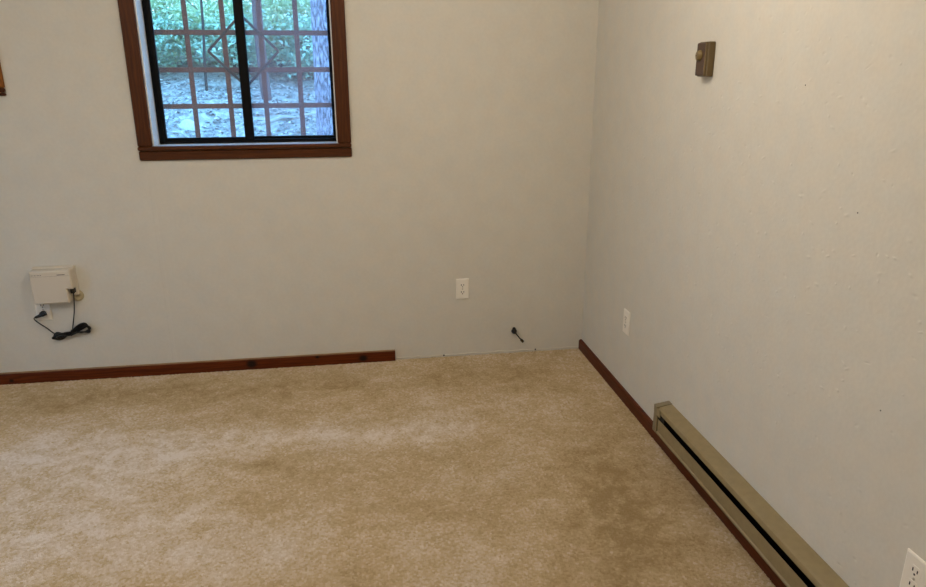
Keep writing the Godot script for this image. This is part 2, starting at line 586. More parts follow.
func window(called: String, x0: float, x1: float, y0: float, y1: float, apron: float, casing_w: float, trim: Material) -> Node3D:
	var w := setting(called)
	# Interior trim of stained boards.
	board("casing", Vector3(x0 - casing_w, y0, 0), Vector3(x0, y1 + casing_w, 0.018), 1, trim, w, 0.004)
	board("casing", Vector3(x1, y0, 0), Vector3(x1 + casing_w, y1 + casing_w, 0.018), 1, trim, w, 0.004)
	board("casing", Vector3(x0 - casing_w, y1 + casing_w, 0), Vector3(x1 + casing_w, y1 + 2 * casing_w, 0.018), 0, mats.casing, w, 0.004)
	board("casing", Vector3(x0, y1, 0), Vector3(x1, y1 + casing_w, 0.0165), 0, mats.casing, w, 0.004)
	board("stool", Vector3(x0 - casing_w, y0 - 0.020, 0.0005), Vector3(x1 + casing_w, y0 - 0.0005, 0.026), 0, mats.casing, w, 0.005)
	if apron > 0.0:
		board("apron", Vector3(x0 - casing_w, y0 - 0.023 - apron, 0), Vector3(x1 + casing_w, y0 - 0.023, 0.014), 0, mats.casing, w, 0.004)
	# Painted lining of the opening.
	var d := THICK
	box_part("jamb", Vector3(x0 - 0.002, y0, -d), Vector3(x0 + 0.006, y1, 0.001), mats.jamb, w, 0.001)
	box_part("jamb", Vector3(x1 - 0.006, y0, -d), Vector3(x1 + 0.002, y1, 0.001), mats.jamb, w, 0.001)
	box_part("jamb", Vector3(x0 + 0.006, y1 - 0.006, -d), Vector3(x1 - 0.006, y1 + 0.001, 0.001), mats.jamb, w, 0.001)
	board("sill", Vector3(x0 + 0.006, y0 - 0.022, -d - 0.02), Vector3(x1 - 0.006, y0 - 0.001, 0.0), 0, mats.jamb, w, 0.001)
	# Black aluminium slider: outer frame, an inner sash on the left and a fixed one on the right.
	var a := x0 + 0.006
	var b := x1 - 0.006
	var fr := Node3D.new()
	fr.name = "frame"
	w.add_child(fr)
	box_part("frame_side", Vector3(a, y0, -0.155), Vector3(a + 0.022, y1 - 0.006, -0.100), mats.black, fr)
	box_part("frame_side", Vector3(b - 0.010, y0, -0.155), Vector3(b, y1 - 0.006, -0.100), mats.black, fr)
	box_part("frame_bottom", Vector3(a + 0.022, y0, -0.155), Vector3(b - 0.010, y0 + 0.016, -0.100), mats.black, fr)
	box_part("frame_top", Vector3(a + 0.022, y1 - 0.028, -0.155), Vector3(b - 0.010, y1 - 0.006, -0.100), mats.black, fr)
	var mid := lerpf(a, b, 0.4985)
	for side in 2:
		var z := -0.112 if side == 0 else -0.138
		var l := a + 0.018 if side == 0 else mid - 0.022
		var r := mid + 0.024 if side == 0 else b - 0.008
		var lw := 0.017 if side == 0 else 0.040
		var rw := 0.044 if side == 0 else 0.009
		var sash := Node3D.new()
		sash.name = "sash"
		w.add_child(sash, true)
		box_part("stile", Vector3(l, y0 + 0.014, z - 0.010), Vector3(l + lw, y1 - 0.024, z + 0.010), mats.black, sash, 0.003)
		box_part("stile", Vector3(r - rw, y0 + 0.014, z - 0.010), Vector3(r, y1 - 0.024, z + 0.010), mats.black, sash, 0.003)
		box_part("rail", Vector3(l + lw, y0 + 0.014, z - 0.009), Vector3(r - rw, y0 + 0.028, z + 0.009), mats.black, sash, 0.003)
		box_part("rail", Vector3(l + lw, y1 - 0.044, z - 0.009), Vector3(r - rw, y1 - 0.024, z + 0.009), mats.black, sash, 0.003)
		box_part("pane", Vector3(l + lw - 0.004, y0 + 0.024, z - 0.003), Vector3(r - rw + 0.004, y1 - 0.040, z + 0.003), mats.pane if side == 0 else mats.pane_dull, sash, 0.0005)
	return w


func make_windows() -> void:
	window("window_1", -2.172, -1.305, 1.172, 2.05, 0.044, 0.066, mats.casing)
	window("window_2", -3.66, -2.86, 1.442, 2.05, 0.012, 0.088, mats.casing_lit)
	# Welded flat bars outside the first window, with a diamond in the middle.
	var g := thing("security_grille", Vector3(-1.744, 1.6055, -0.215), "rust-brown iron grille of crossed bars with a diamond, outside the window", "window grille")
	var p := 0.1745
	for k in range(-3, 3):
		var x := (k + 0.5) * p
		box_part("upright_bar", Vector3(x - 0.012, -0.50, -0.004), Vector3(x + 0.012, 0.50, 0.0), mats.grille, g, 0.001)
	for k in range(-3, 3):
		var y := (k + 0.5) * 0.1738
		box_part("cross_bar", Vector3(-0.47, y - 0.012, 0.0), Vector3(0.47, y + 0.012, 0.004), mats.grille, g, 0.001)
	var h := 0.168
	for q in [[-1, 1], [1, 1], [1, -1], [-1, -1]]:
		var st := start()
		var len := h * sqrt(2.0)
		bevel_box(st, Vector3(-len / 2.0, -0.006, -0.003), Vector3(len / 2.0, 0.006, 0.003), 0.001)
		commit(st, "diamond_bar", mats.dark_iron, g, Vector3(q[0] * h / 2.0, q[1] * h / 2.0, 0.0075), Vector3(0, 0, -45.0 * q[0] * q[1]))
	for s in [[-0.46, 0.4345], [0.46, 0.4345], [-0.46, -0.4345], [0.46, -0.4345]]:
		box_part("standoff", Vector3(s[0] - 0.012, s[1] - 0.012, -0.004), Vector3(s[0] + 0.012, s[1] + 0.012, 0.0435), mats.grille, g, 0.001)


func make_baseboards() -> void:
	var b := setting("baseboard_back", Vector3(-2.479, 0, 0))
	var st := start()
	# Rounded upper edge; local x runs along the wall.
	var prof := PackedVector2Array([Vector2(0, -0.006), Vector2(0.0155, -0.006), Vector2(0.0155, 0.050), Vector2(0.0135, 0.056), Vector2(0.009, 0.0585), Vector2(0, 0.0585)])
	sweep_x(st, prof, -1.421, 1.421)
	commit(st, "board", mats.baseboard, b)
	box_part("worn_lit_edge", Vector3(-1.420, 0.0572, 0.0004), Vector3(1.4205, 0.0606, 0.0150), mats.lit_raw_wood, b, 0.0008)  # worn edge, with the lamp highlight painted in as pale wood
	var r := setting("baseboard_right", Vector3(0, 0, 1.6))
	st = start()
	prof = PackedVector2Array([Vector2(0, -0.006), Vector2(0.0165, -0.006), Vector2(0.0165, 0.046), Vector2(0.014, 0.053), Vector2(0.009, 0.056), Vector2(0, 0.056)])
	sweep_x(st, prof, -1.6, 1.6)
	commit(st, "board", mats.baseboard_red, r, Vector3.ZERO, Vector3(0, -90, 0))


# profile (depth from the wall, height) swept along local x; the wall lies at z = 0.
func sweep_x(st: SurfaceTool, prof: PackedVector2Array, x0: float, x1: float) -> void:
	var c := Vector2.ZERO
	for q in prof:
		c += q / prof.size()
	for i in prof.size():
		var a := prof[i]
		var b := prof[(i + 1) % prof.size()]
		var mid := (a + b) / 2.0 - c
		quad(st, Vector3(x0, a.y, a.x), Vector3(x0, b.y, b.x), Vector3(x1, b.y, b.x), Vector3(x1, a.y, a.x), Vector3(0, mid.y, mid.x))
		tri(st, Vector3(x0, c.y, c.x), Vector3(x0, a.y, a.x), Vector3(x0, b.y, b.x), Vector3(-1, 0, 0))
		tri(st, Vector3(x1, c.y, c.x), Vector3(x1, a.y, a.x), Vector3(x1, b.y, b.x), Vector3(1, 0, 0))


func make_ceiling_light() -> void:
	# Flush ceiling lamps above the picture: one near the middle of the room, a second, unseen, added for even fill.
	ceiling_light(Vector3(-0.98, ROOM_Y, 1.6), 0.72, "round frosted glass lamp on the ceiling, nearer the window wall")
	ceiling_light(Vector3(-2.6, ROOM_Y, 2.5), 1.12, "unseen frosted glass ceiling lamp, added for fill light")


func ceiling_light(at: Vector3, energy: float, label: String) -> void:
	var t := thing("ceiling_light", at, label, "lamp", "ceiling lamps")
	var st := start()
	lathe(st, [Vector2(0.0, -0.0), Vector2(0.15, 0.0), Vector2(0.15, -0.02), Vector2(0.13, -0.028), Vector2(0.0, -0.028)], 40)
	commit(st, "base", mats.white_plastic, t)
	var glow := mat(Color(0.95, 0.93, 0.88), 0.4)
	glow.emission_enabled = true
	glow.emission = Color(1.0, 0.95, 0.88)
	glow.emission_energy_multiplier = 1.4
	st = start()
	lathe(st, [Vector2(0.135, -0.026), Vector2(0.138, -0.05), Vector2(0.12, -0.078), Vector2(0.08, -0.098), Vector2(0.04, -0.106), Vector2(0.0, -0.108)], 40)
	commit(st, "glass_shade", glow, t)
	var l := OmniLight3D.new()
	l.name = "lamp_light"
	t.add_child(l)
	l.position = Vector3(0, -0.16, 0)
	l.light_color = Color(1.0, 0.945, 0.875)
	l.light_energy = energy
	l.light_size = 0.10
	l.omni_range = 12.0
	l.omni_attenuation = 2.0
	l.shadow_enabled = true


func make_heater() -> void:
	var t := thing("baseboard_heater", Vector3(0, 0.06, 1.13), "long olive-beige metal electric heater along the right wall, above the baseboard", "heater")
	var z1 := 2.3
	# Sections are (x from the wall, height above the base); the wall is at x = 0 and the room at negative x.
	var st := start()
	extrude(st, PackedVector2Array([Vector2(0, 0.006), Vector2(-0.006, 0.006), Vector2(-0.006, 0.150), Vector2(0, 0.154)]), 0.004, z1)
	commit(st, "back_plate", mats.heater_dark, t)
	st = start()
	extrude(st, PackedVector2Array([Vector2(0, 0.1555), Vector2(-0.004, 0.157), Vector2(-0.050, 0.1475), Vector2(-0.0575, 0.143), Vector2(-0.0595, 0.136), Vector2(-0.0595, 0.1245), Vector2(-0.0575, 0.1245), Vector2(-0.0575, 0.135), Vector2(-0.054, 0.1415), Vector2(-0.004, 0.1535), Vector2(0, 0.1525)]), 0.03, z1)
	commit(st, "top_cover", mats.heater, t)
	st = start()
	extrude(st, PackedVector2Array([Vector2(-0.0588, 0.0985), Vector2(-0.0600, 0.0992), Vector2(-0.0608, 0.0980), Vector2(-0.0585, 0.045), Vector2(-0.0625, 0.040), Vector2(-0.061, 0.033), Vector2(-0.034, 0.008), Vector2(-0.032, 0.010), Vector2(-0.0585, 0.035), Vector2(-0.0572, 0.040)]), 0.036, z1)
	commit(st, "front_panel", mats.heater, t)
	st = start()
	extrude(st, PackedVector2Array([Vector2(-0.006, 0.002), Vector2(-0.034, 0.002), Vector2(-0.034, 0.005), Vector2(-0.006, 0.005)]), 0.03, z1)
	commit(st, "bottom_plate", mats.heater_dark, t)
	# Far end cap, a folded sheet over the section.
	st = start()
	var cap := PackedVector2Array([Vector2(0, 0.002), Vector2(-0.034, 0.004), Vector2(-0.0625, 0.033), Vector2(-0.0635, 0.040), Vector2(-0.0625, 0.110), Vector2(-0.0645, 0.145), Vector2(-0.0655, 0.1485), Vector2(-0.004, 0.1585), Vector2(0, 0.1575)])
	extrude(st, cap, 0.0, 0.028)
	commit(st, "end_cap", mats.heater_cap, t)
	st = start()
	bevel_box(st, Vector3(-0.0640, 0.112, 0.026), Vector3(-0.0600, 0.143, 0.056), 0.001)
	commit(st, "end_tab", mats.heater, t)
	st = start()
	bevel_box(st, Vector3(-0.0638, 0.036, 0.026), Vector3(-0.0610, 0.106, 0.034), 0.001)
	commit(st, "end_flange", mats.heater, t)
	st = start()
	bevel_box(st, Vector3(-0.0560, 0.070, 0.0285), Vector3(-0.007, 0.138, 0.085), 0.001)
	commit(st, "slot_shade_block", mats.heater_dark, t)  # dark block added so the far end of the slot looks shaded
	# Heating rod and its fins, seen as darkness behind the slot.
	st = start()
	tube(st, PackedVector3Array([Vector3(-0.030, 0.065, 0.09), Vector3(-0.030, 0.065, z1)]), 0.006, 8)
	commit(st, "heating_rod", mats.fin, t)
	st = start()
	var z := 0.10
	while z < z1 - 0.02:
		bevel_box(st, Vector3(-0.050, 0.040, z), Vector3(-0.010, 0.085, z + 0.0008), 0.0)
		z += 0.012
	commit(st, "fins", mats.fin, t).set_meta("kind", "stuff")


func make_thermostat() -> void:
	var t := thing("wall_thermostat", Vector3(0, 1.486, 1.189), "small brass-coloured wall thermostat with a round dial, high on the right wall", "thermostat")
	var st := start()
	# The body faces -x. Slightly tapered block with rounded edges.
	bevel_box(st, Vector3(-0.026, 0.0, -0.034), Vector3(0.0, 0.114, 0.037), 0.003)
	commit(st, "body", mats.brass, t)
	box_part("face_plate", Vector3(-0.0335, 0.003, -0.033), Vector3(-0.026, 0.111, 0.031), mats.bronze, t, 0.003)
	box_part("edge_strip", Vector3(-0.0345, 0.001, 0.029), Vector3(-0.0255, 0.113, 0.0335), mats.brass, t, 0.0015)
	st = start()
	lathe(st, [Vector2(0.0185, 0.0), Vector2(0.0185, 0.003), Vector2(0.0165, 0.005), Vector2(0.0160, 0.0085), Vector2(0.0145, 0.0100), Vector2(0.0, 0.0104)], 28)
	var dial := commit(st, "dial", mats.dial, t, Vector3(-0.0335, 0.069, -0.006), Vector3(0, 0, 90))
	box_part("dial_mark", Vector3(-0.001, 0.0100, -0.012), Vector3(0.001, 0.0112, -0.003), mats.nail, dial, 0.0003)


func make_outlet(called: String, label: String, at: Vector3, turn: float) -> Node3D:
	# Local z points into the room, y up; the plate is 70 by 114 mm.
	var t := thing(called, at, label, "wall outlet", "wall outlets")
	t.rotation_degrees.y = turn
	var st := start()
	var lo := Vector2(-0.035, -0.057)
	for f in [[0.0, 0.0, 0.0, 0.0035], [0.0, 0.0035, 0.004, 0.0058]]:
		var a: Vector2 = lo + Vector2.ONE * f[0]
		var b: Vector2 = lo + Vector2.ONE * f[2]
		var ca := [Vector3(a.x, a.y, f[1]), Vector3(-a.x, a.y, f[1]), Vector3(-a.x, -a.y, f[1]), Vector3(a.x, -a.y, f[1])]
		var cb := [Vector3(b.x, b.y, f[3]), Vector3(-b.x, b.y, f[3]), Vector3(-b.x, -b.y, f[3]), Vector3(b.x, -b.y, f[3])]
		for i in 4:
			var j := (i + 1) % 4
			var mid: Vector3 = (ca[i] + ca[j]) / 2.0
			quad(st, ca[i], ca[j], cb[j], cb[i], mid.normalized() + Vector3(0, 0, 0.2))
		if f[2] > 0.0:
			quad(st, cb[0], cb[1], cb[2], cb[3], Vector3(0, 0, 1))
	commit(st, "cover_plate", mats.white_plastic, t)
	for s in [-1.0, 1.0]:
		st = start()
		var poly := PackedVector2Array()
		for k in 32:
			var a := TAU * k / 32.0
			poly.append(Vector2(cos(a) * 0.0172, clampf(sin(a) * 0.0172, -0.0142, 0.0142)))
		extrude(st, poly, 0.005, 0.0072)
		var r := commit(st, "receptacle", mats.white_plastic, t, Vector3(0, s * 0.0195, 0))
		box_part("slot", Vector3(-0.0084, -0.0012, 0.0065), Vector3(-0.0050, 0.0080, 0.0076), mats.slot, r, 0.0003)
		box_part("slot", Vector3(0.0050, -0.0006, 0.0065), Vector3(0.0083, 0.0076, 0.0076), mats.slot, r, 0.0003)
		st = start()
		lathe(st, [Vector2(0.0028, 0.0), Vector2(0.0028, 0.0010), Vector2(0.0, 0.0011)], 12)
		commit(st, "ground_hole", mats.slot, r, Vector3(0, -0.0068, 0.0065), Vector3(90, 0, 0))
	st = start()
	lathe(st, [Vector2(0.0034, 0.0), Vector2(0.0034, 0.0010), Vector2(0.0020, 0.0018), Vector2(0.0, 0.0019)], 12)
	commit(st, "screw", mats.screw, t, Vector3(0, 0, 0.0056), Vector3(90, 0, 0))
	return t


func make_outlets() -> void:
	make_outlet("wall_outlet", "white duplex outlet on the back wall, in the middle between window and corner", Vector3(-0.685, 0.389, 0), 0)
	make_outlet("wall_outlet", "white duplex outlet on the right wall close to the corner, seen edge-on", Vector3(0, 0.383, 0.632), -90)
	make_outlet("wall_outlet", "white duplex outlet above the heater, cut by the bottom right picture edge", Vector3(0, 0.391, 2.415), -90)
	make_outlet("wall_outlet", "white outlet with a black plug, half hidden under the wall box", Vector3(-2.791, 0.386, 0), 0)


func make_wall_box() -> void:
	var t := thing("wall_box", Vector3(-2.705, 0.442, 0), "off-white plastic device box on the back wall with a bundled black cord", "device box")
	t.rotation_degrees.z = 0.6
	# Front outline with the lower right corner cut away for the cord.
	var st := start()
	extrude(st, PackedVector2Array([Vector2(-0.093, -0.005), Vector2(-0.089, -0.009), Vector2(0.066, -0.009), Vector2(0.068, -0.005), Vector2(0.068, 0.060), Vector2(0.094, 0.060), Vector2(0.0945, 0.152), Vector2(0.089, 0.157), Vector2(-0.087, 0.157), Vector2(-0.091, 0.152)]), 0.018, 0.066)
	# Chamfer towards the front face.
	var f0 := [Vector2(-0.092, -0.009), Vector2(0.068, -0.009), Vector2(0.068, 0.060), Vector2(0.094, 0.060), Vector2(0.094, 0.157), Vector2(-0.091, 0.157)]
	var f1 := [Vector2(-0.087, -0.004), Vector2(0.063, -0.004), Vector2(0.063, 0.065), Vector2(0.089, 0.065), Vector2(0.089, 0.150), Vector2(-0.086, 0.150)]
	for i in 6:
		var j := (i + 1) % 6
		var e: Vector2 = f0[j] - f0[i]
		quad(st, Vector3(f0[i].x, f0[i].y, 0.0655), Vector3(f0[j].x, f0[j].y, 0.0655), Vector3(f1[j].x, f1[j].y, 0.072), Vector3(f1[i].x, f1[i].y, 0.072), Vector3(e.y, -e.x, 0.05))
	for k in [[0, 1, 2, 5], [2, 3, 4, 5]]:
		quad(st, Vector3(f1[k[0]].x, f1[k[0]].y, 0.072), Vector3(f1[k[1]].x, f1[k[1]].y, 0.072), Vector3(f1[k[2]].x, f1[k[2]].y, 0.072), Vector3(f1[k[3]].x, f1[k[3]].y, 0.072), Vector3(0, 0, 1))
	commit(st, "housing", mats.box_plastic, t)
	box_part("mounting_plate", Vector3(-0.096, 0.012, 0), Vector3(0.097, 0.165, 0.018), mats.box_plastic, t, 0.004)
	box_part("vent_slot", Vector3(0.034, 0.133, 0.0715), Vector3(0.070, 0.136, 0.0724), mats.slot, t, 0.0002)
	box_part("lid_line", Vector3(-0.086, 0.1285, 0.0715), Vector3(0.089, 0.1292, 0.0721), mats.print, t, 0.0001)
	# A line of tiny print in the upper left.
	for k in 7:
		var w: float = [0.006, 0.004, 0.007, 0.003, 0.006, 0.005, 0.006][k]
		var x := -0.082 + k * 0.0068
		box_part("print_mark", Vector3(x, 0.1345, 0.0717), Vector3(x + w * 0.8, 0.1375, 0.0722), mats.print, t, 0.0001)
	box_part("jack", Vector3(0.070, 0.030, 0.020), Vector3(0.088, 0.0605, 0.045), mats.slot, t, 0.002)
	# Cord: out of the jack, down into a tied bundle, and on to the plug. Points relative to the box.
	var o := Vector3(-2.705, 0.442, 0)
	var cord := Node3D.new()
	cord.name = "power_cord"
	t.add_child(cord)
	st = start()
	tube(st, smooth_path([Vector3(-2.626, 0.475, 0.034) - o, Vector3(-2.630, 0.44, 0.030) - o, Vector3(-2.645, 0.37, 0.018) - o, Vector3(-2.664, 0.30, 0.014) - o, Vector3(-2.675, 0.262, 0.014) - o, Vector3(-2.700, 0.254, 0.016) - o]), 0.0028, 8)
	commit(st, "cord_run", mats.cord, cord)
	st = start()
	tube(st, smooth_path([Vector3(-2.70, 0.262, 0.022) - o, Vector3(-2.752, 0.256, 0.012) - o, Vector3(-2.79, 0.29, 0.010) - o, Vector3(-2.825, 0.325, 0.014) - o, Vector3(-2.832, 0.348, 0.026) - o, Vector3(-2.818, 0.358, 0.034) - o]), 0.0028, 8)
	commit(st, "cord_run", mats.cord, cord)
	rng.seed = 8
	for k in 6:
		st = start()
		var s := 0.0026 * (k - 2.5)
		var z := 0.008 + 0.0042 * k
		var e := rng.randf_range(-0.006, 0.006)
		tube(st, smooth_path([Vector3(-2.672, 0.262 + s, z) - o, Vector3(-2.635, 0.285 + s * 2.5, z) - o, Vector3(-2.604 + e, 0.297 + s * 2.0, z) - o, Vector3(-2.589 + e, 0.284, z + 0.002) - o, Vector3(-2.592 + e, 0.266 - s, z) - o,
			Vector3(-2.632, 0.260 + s, z) - o, Vector3(-2.675, 0.258 - s, z) - o, Vector3(-2.72, 0.240 + s * 1.5, z) - o, Vector3(-2.752 - e, 0.231 + s, z) - o, Vector3(-2.762 - e, 0.242, z) - o, Vector3(-2.750 - e, 0.256 - s, z) - o, Vector3(-2.71, 0.258 + s, z) - o, Vector3(-2.672, 0.262 + s, z) - o], 5), 0.0034, 7)
		commit(st, "cord_loop", mats.cord, cord)
	st = start()
	tube(st, smooth_path([Vector3(-2.678, 0.249, 0.004) - o, Vector3(-2.678, 0.246, 0.020) - o, Vector3(-2.676, 0.258, 0.031) - o, Vector3(-2.674, 0.272, 0.022) - o, Vector3(-2.674, 0.272, 0.006) - o], 4), 0.003, 6)
	commit(st, "cable_tie", mats.cord, cord)
	var plug := Node3D.new()
	plug.name = "plug"
	t.add_child(plug)
	st = start()
	tube(st, PackedVector3Array([Vector3(-2.791, 0.369, 0.0085) - o, Vector3(-2.791, 0.369, 0.018) - o, Vector3(-2.793, 0.368, 0.026) - o]), 0.0135, 14)
	commit(st, "plug_body", mats.cord, plug)
	st = start()
	tube(st, smooth_path([Vector3(-2.773, 0.3735, 0.027) - o, Vector3(-2.79, 0.3675, 0.030) - o, Vector3(-2.806, 0.3615, 0.032) - o, Vector3(-2.822, 0.356, 0.034) - o], 3), 0.0115, 12, 0.006)
	commit(st, "strain_relief", mats.cord, plug)
	# The patch of filler round an old cable hole beside the box.
	var p := thing("filler_patch", Vector3(-2.622, 0.449, 0), "round yellowish lump of filler on the wall at the box's lower right", "filler")
	st = start()
	lathe(st, [Vector2(0.030, 0.0), Vector2(0.028, 0.005), Vector2(0.020, 0.008), Vector2(0.008, 0.0075), Vector2(0.006, 0.002), Vector2(0.0, 0.002)], 20)
	commit(st, "ring", mats.putty, p, Vector3.ZERO, Vector3(90, 0, 0))


func make_cable_stub() -> void:
	var t := thing("coax_cable", Vector3(-0.395, 0.129, 0), "short black cable end poking from the back wall above the carpet", "cable")
	var st := start()
	lathe(st, [Vector2(0.0145, 0.0), Vector2(0.0145, 0.008), Vector2(0.012, 0.015), Vector2(0.009, 0.021), Vector2(0.0, 0.022)], 18)
	commit(st, "wall_bushing", mats.cord, t, Vector3.ZERO, Vector3(90, 0, 0))
	st = start()
	lathe(st, [Vector2(0.0085, 0.0), Vector2(0.0085, 0.008), Vector2(0.0, 0.009)], 12)
	commit(st, "bushing_cap", mats.cord, t, Vector3(-0.001, 0.014, 0.002), Vector3(90, 0, 0))
	st = start()
	tube(st, smooth_path([Vector3(0, 0, 0.012), Vector3(0.006, -0.006, 0.030), Vector3(0.018, -0.022, 0.040), Vector3(0.032, -0.038, 0.043)]), 0.0034, 8)
	commit(st, "cable", mats.cord, t)
	st = start()
	tube(st, PackedVector3Array([Vector3(0.029, -0.035, 0.0425), Vector3(0.034, -0.0405, 0.043), Vector3(0.041, -0.048, 0.0435)]), 0.0072, 6)
	commit(st, "connector", mats.connector, t)
	t.scale = Vector3.ONE * 1.05


# ---------------------------------------------------------------- outside the windows
func ground_at(x: float, z: float) -> float:
	var d := maxf(0.0, -z - 0.3)
	var y := -0.30
	y += 0.235 * minf(d, 7.5) + 0.13 * clampf(d - 7.5, 0.0, 12.0)
	y = maxf(y, -0.30 + 0.75 * clampf(-x - 5.2, 0.0, 4.5))  # unseen bank on the left, added to cut low daylight through the door
	y += hill_noise.get_noise_2d(x * 0.8, z * 0.8) * 0.22 * minf(1.0, d / 2.0)
	y += hill_noise.get_noise_2d(x * 5.0, z * 5.0) * 0.05 * minf(1.0, d / 2.0)
	return y


var hill_noise: FastNoiseLite


func make_outside() -> void:
	hill_noise = noise(301, 0.6, 3)
	var hill := setting("hillside")
	var st := SurfaceTool.new()
	st.begin(Mesh.PRIMITIVE_TRIANGLES)
	st.set_smooth_group(0)
	var nx := 90
	var nz := 120
	var p := func(i: int, k: int) -> Vector3:
		var x := lerpf(-18.0, 9.0, float(i) / nx)
		var z := lerpf(9.0, -22.0, float(k) / nz)
		return Vector3(x, ground_at(x, z), z)
	for i in nx:
		for k in nz:
			quad(st, p.call(i, k), p.call(i + 1, k), p.call(i + 1, k + 1), p.call(i, k + 1), Vector3.UP)
	commit(st, "soil", speckled(303, Color(0.44, 0.42, 0.40), Color(0.86, 0.84, 0.79), 0.9, 0.95, 3.0, 0.03), hill)

	# Dead leaves and twigs lying on the slope.
	rng.seed = 12
	var litter: Array[Transform3D] = []
	var lt := PackedColorArray()
	for k in 26000:
		var z := -rng.randf_range(2.5, 10.0)
		var x := rng.randf_range(-5.6, 0.6)
		var b := Basis(Vector3.UP, rng.randf() * TAU) * Basis(Vector3(1, 0, 0), rng.randf_range(-0.5, 0.5))
		litter.append(Transform3D(b.scaled(Vector3.ONE * rng.randf_range(0.6, 1.5)), Vector3(x, ground_at(x, z) + 0.012, z)))
		var g := rng.randf()
		lt.append(Color(0.10, 0.09, 0.09).lerp(Color(0.85, 0.80, 0.72), g * g))
	var lo := scatter("leaf_litter", leaf_mesh(0.05, 0.028), litter, lt, 0.0)
	add_child(lo)
	lo.set_meta("kind", "stuff")
	tag(lo, "dead leaves strewn over the slope outside the window", "leaves")

	# The thick trunk close to the window, its foot below the sill.
	conifer_trunk()
	slim_tree("slim_tree", Vector3(-2.36, 0, -6.5), 0.068, 7.0, "slender straight trunk beyond the middle of the window", 420, 0.3)
	slim_tree("sapling", Vector3(-3.26, 0, -7.2), 0.021, 3.2, "thin dark sapling stem beyond the left sash", 500, 0.5)
	var spots := [
		[-4.35, -8.0, 0.75, 1.0, 1, "low bush in front, far left of the window view"],
		[-3.70, -8.4, 0.70, 1.15, 0, "low pale green bush in front, left of the thin sapling"],
		[-2.95, -8.1, 0.65, 0.95, 1, "low bush in front, just right of the thin sapling"],
		[-2.35, -8.6, 0.70, 1.2, 0, "low bush in front, behind the slender trunk"],
		[-1.65, -8.0, 0.60, 0.9, 1, "low bush in front, between slender and thick trunk"],
		[-0.8, -8.3, 0.75, 1.1, 0, "low bush in front, right of the thick trunk"],
		[-4.6, -10.0, 1.5, 2.1, 0, "broad light green bush at the left edge of the window view"],
		[-3.4, -10.6, 1.6, 2.6, 1, "tall blue-green bush behind the thin sapling"],
		[-2.4, -10.2, 1.3, 1.9, 0, "round yellow-green bush behind the slender trunk"],
		[-1.5, -10.8, 1.5, 2.4, 2, "dark green bush behind the thick trunk"],
		[-0.3, -10.0, 1.5, 2.3, 1, "bush to the right, hidden behind the window casing"],
		[-5.9, -10.6, 1.7, 3.0, 2, "dark bush to the left, hidden behind the window casing"],
		[-4.6, -12.5, 2.0, 4.2, 1, "tall far tree crown at the upper left of the window view"],
		[-2.9, -13.4, 2.1, 4.6, 0, "tall far pale green crown above the middle of the window"],
		[-1.4, -12.8, 2.0, 4.4, 2, "tall far dark green crown above the right sash"],
		[-6.8, -13.0, 2.2, 4.6, 0, "far tree crown well to the left of the window view"],
		[0.6, -13.0, 2.2, 4.6, 1, "far tree crown well to the right of the window view"],
	]
	for s in spots:
		bush(s[0], s[1], s[2], s[3], s[4], s[5])
	# Overhanging sprays of a nearer tree.
	# Fallen branches and a pale stone on the slope.
	for f in [[-3.35, -5.1, 0.6, 0.7, 0.02, "pale fallen stick lying low on the left of the slope"], [-2.7, -4.5, -0.5, 0.8, 0.018, "thin grey stick lying across the slope on the left"], [-2.0, -5.5, -0.3, 0.7, 0.03, "bluish fallen branch on the slope in the right sash"], [-2.3, -6.0, -0.2, 0.9, 0.016, "thin fallen twig beside the slender trunk"]]:
		var pts := []
		for k in 6:
			var q: float = (k / 5.0 - 0.5) * f[3]
			var x: float = f[0] + cos(f[2]) * q
			var z: float = f[1] + sin(f[2]) * q
			pts.append(Vector3(x, ground_at(x, z) + f[4] + 0.03 * sin(k * 1.7), z))
		var mid: Vector3 = pts[2]
		for k in 6:
			pts[k] -= mid
		var b := thing("fallen_branch", mid, f[5], "branch")
		var s := start()
		tube(s, smooth_path(pts, 4), f[4], 7, f[4] * 0.5)
		commit(s, "wood", mats.bark_pale, b)
	var rock := thing("rock", Vector3(-3.15, ground_at(-3.15, -5.3) - 0.04, -5.3), "pale rounded rock at the foot of the slope outside", "rock")
	st = start()
	var sph := SphereMesh.new()
	sph.radius = 0.085
	sph.height = 0.17
	sph.radial_segments = 20
	sph.rings = 12
	var arr := sph.get_mesh_arrays()
	var verts: PackedVector3Array = arr[Mesh.ARRAY_VERTEX]
	for i in verts.size():
		verts[i] = verts[i] * Vector3(1.2, 1.25, 0.9) * (1.0 + 0.25 * hill_noise.get_noise_3dv(verts[i] * 14.0))
	var idx: PackedInt32Array = arr[Mesh.ARRAY_INDEX]
	st.set_smooth_group(0)
	for i in range(0, idx.size(), 3):
		tri(st, verts[idx[i]], verts[idx[i + 1]], verts[idx[i + 2]], verts[idx[i]] + verts[idx[i + 1]] + verts[idx[i + 2]])
	commit(st, "stone", speckled(331, Color(0.72, 0.72, 0.68), Color(0.9, 0.9, 0.86), 0.4, 0.9), rock, Vector3(0, 0.07, 0))


func leaf_mesh(l: float, w: float) -> Mesh:
	var st := start()
	var a := Vector3(-l / 2, 0, 0)
	var b := Vector3(l / 2, -0.1 * l, 0)
	var m := Vector3(0, 0.06 * l, 0)
	var s := Vector3(0, 0.14 * l, w / 2)
	var t := Vector3(0, 0.14 * l, -w / 2)
	tri(st, a, m, s, Vector3.UP)
	tri(st, m, b, s, Vector3.UP)
	tri(st, a, m, t, Vector3.UP)
	tri(st, m, b, t, Vector3.UP)
	st.generate_normals()
	return st.commit()


var leaf_materials := {}


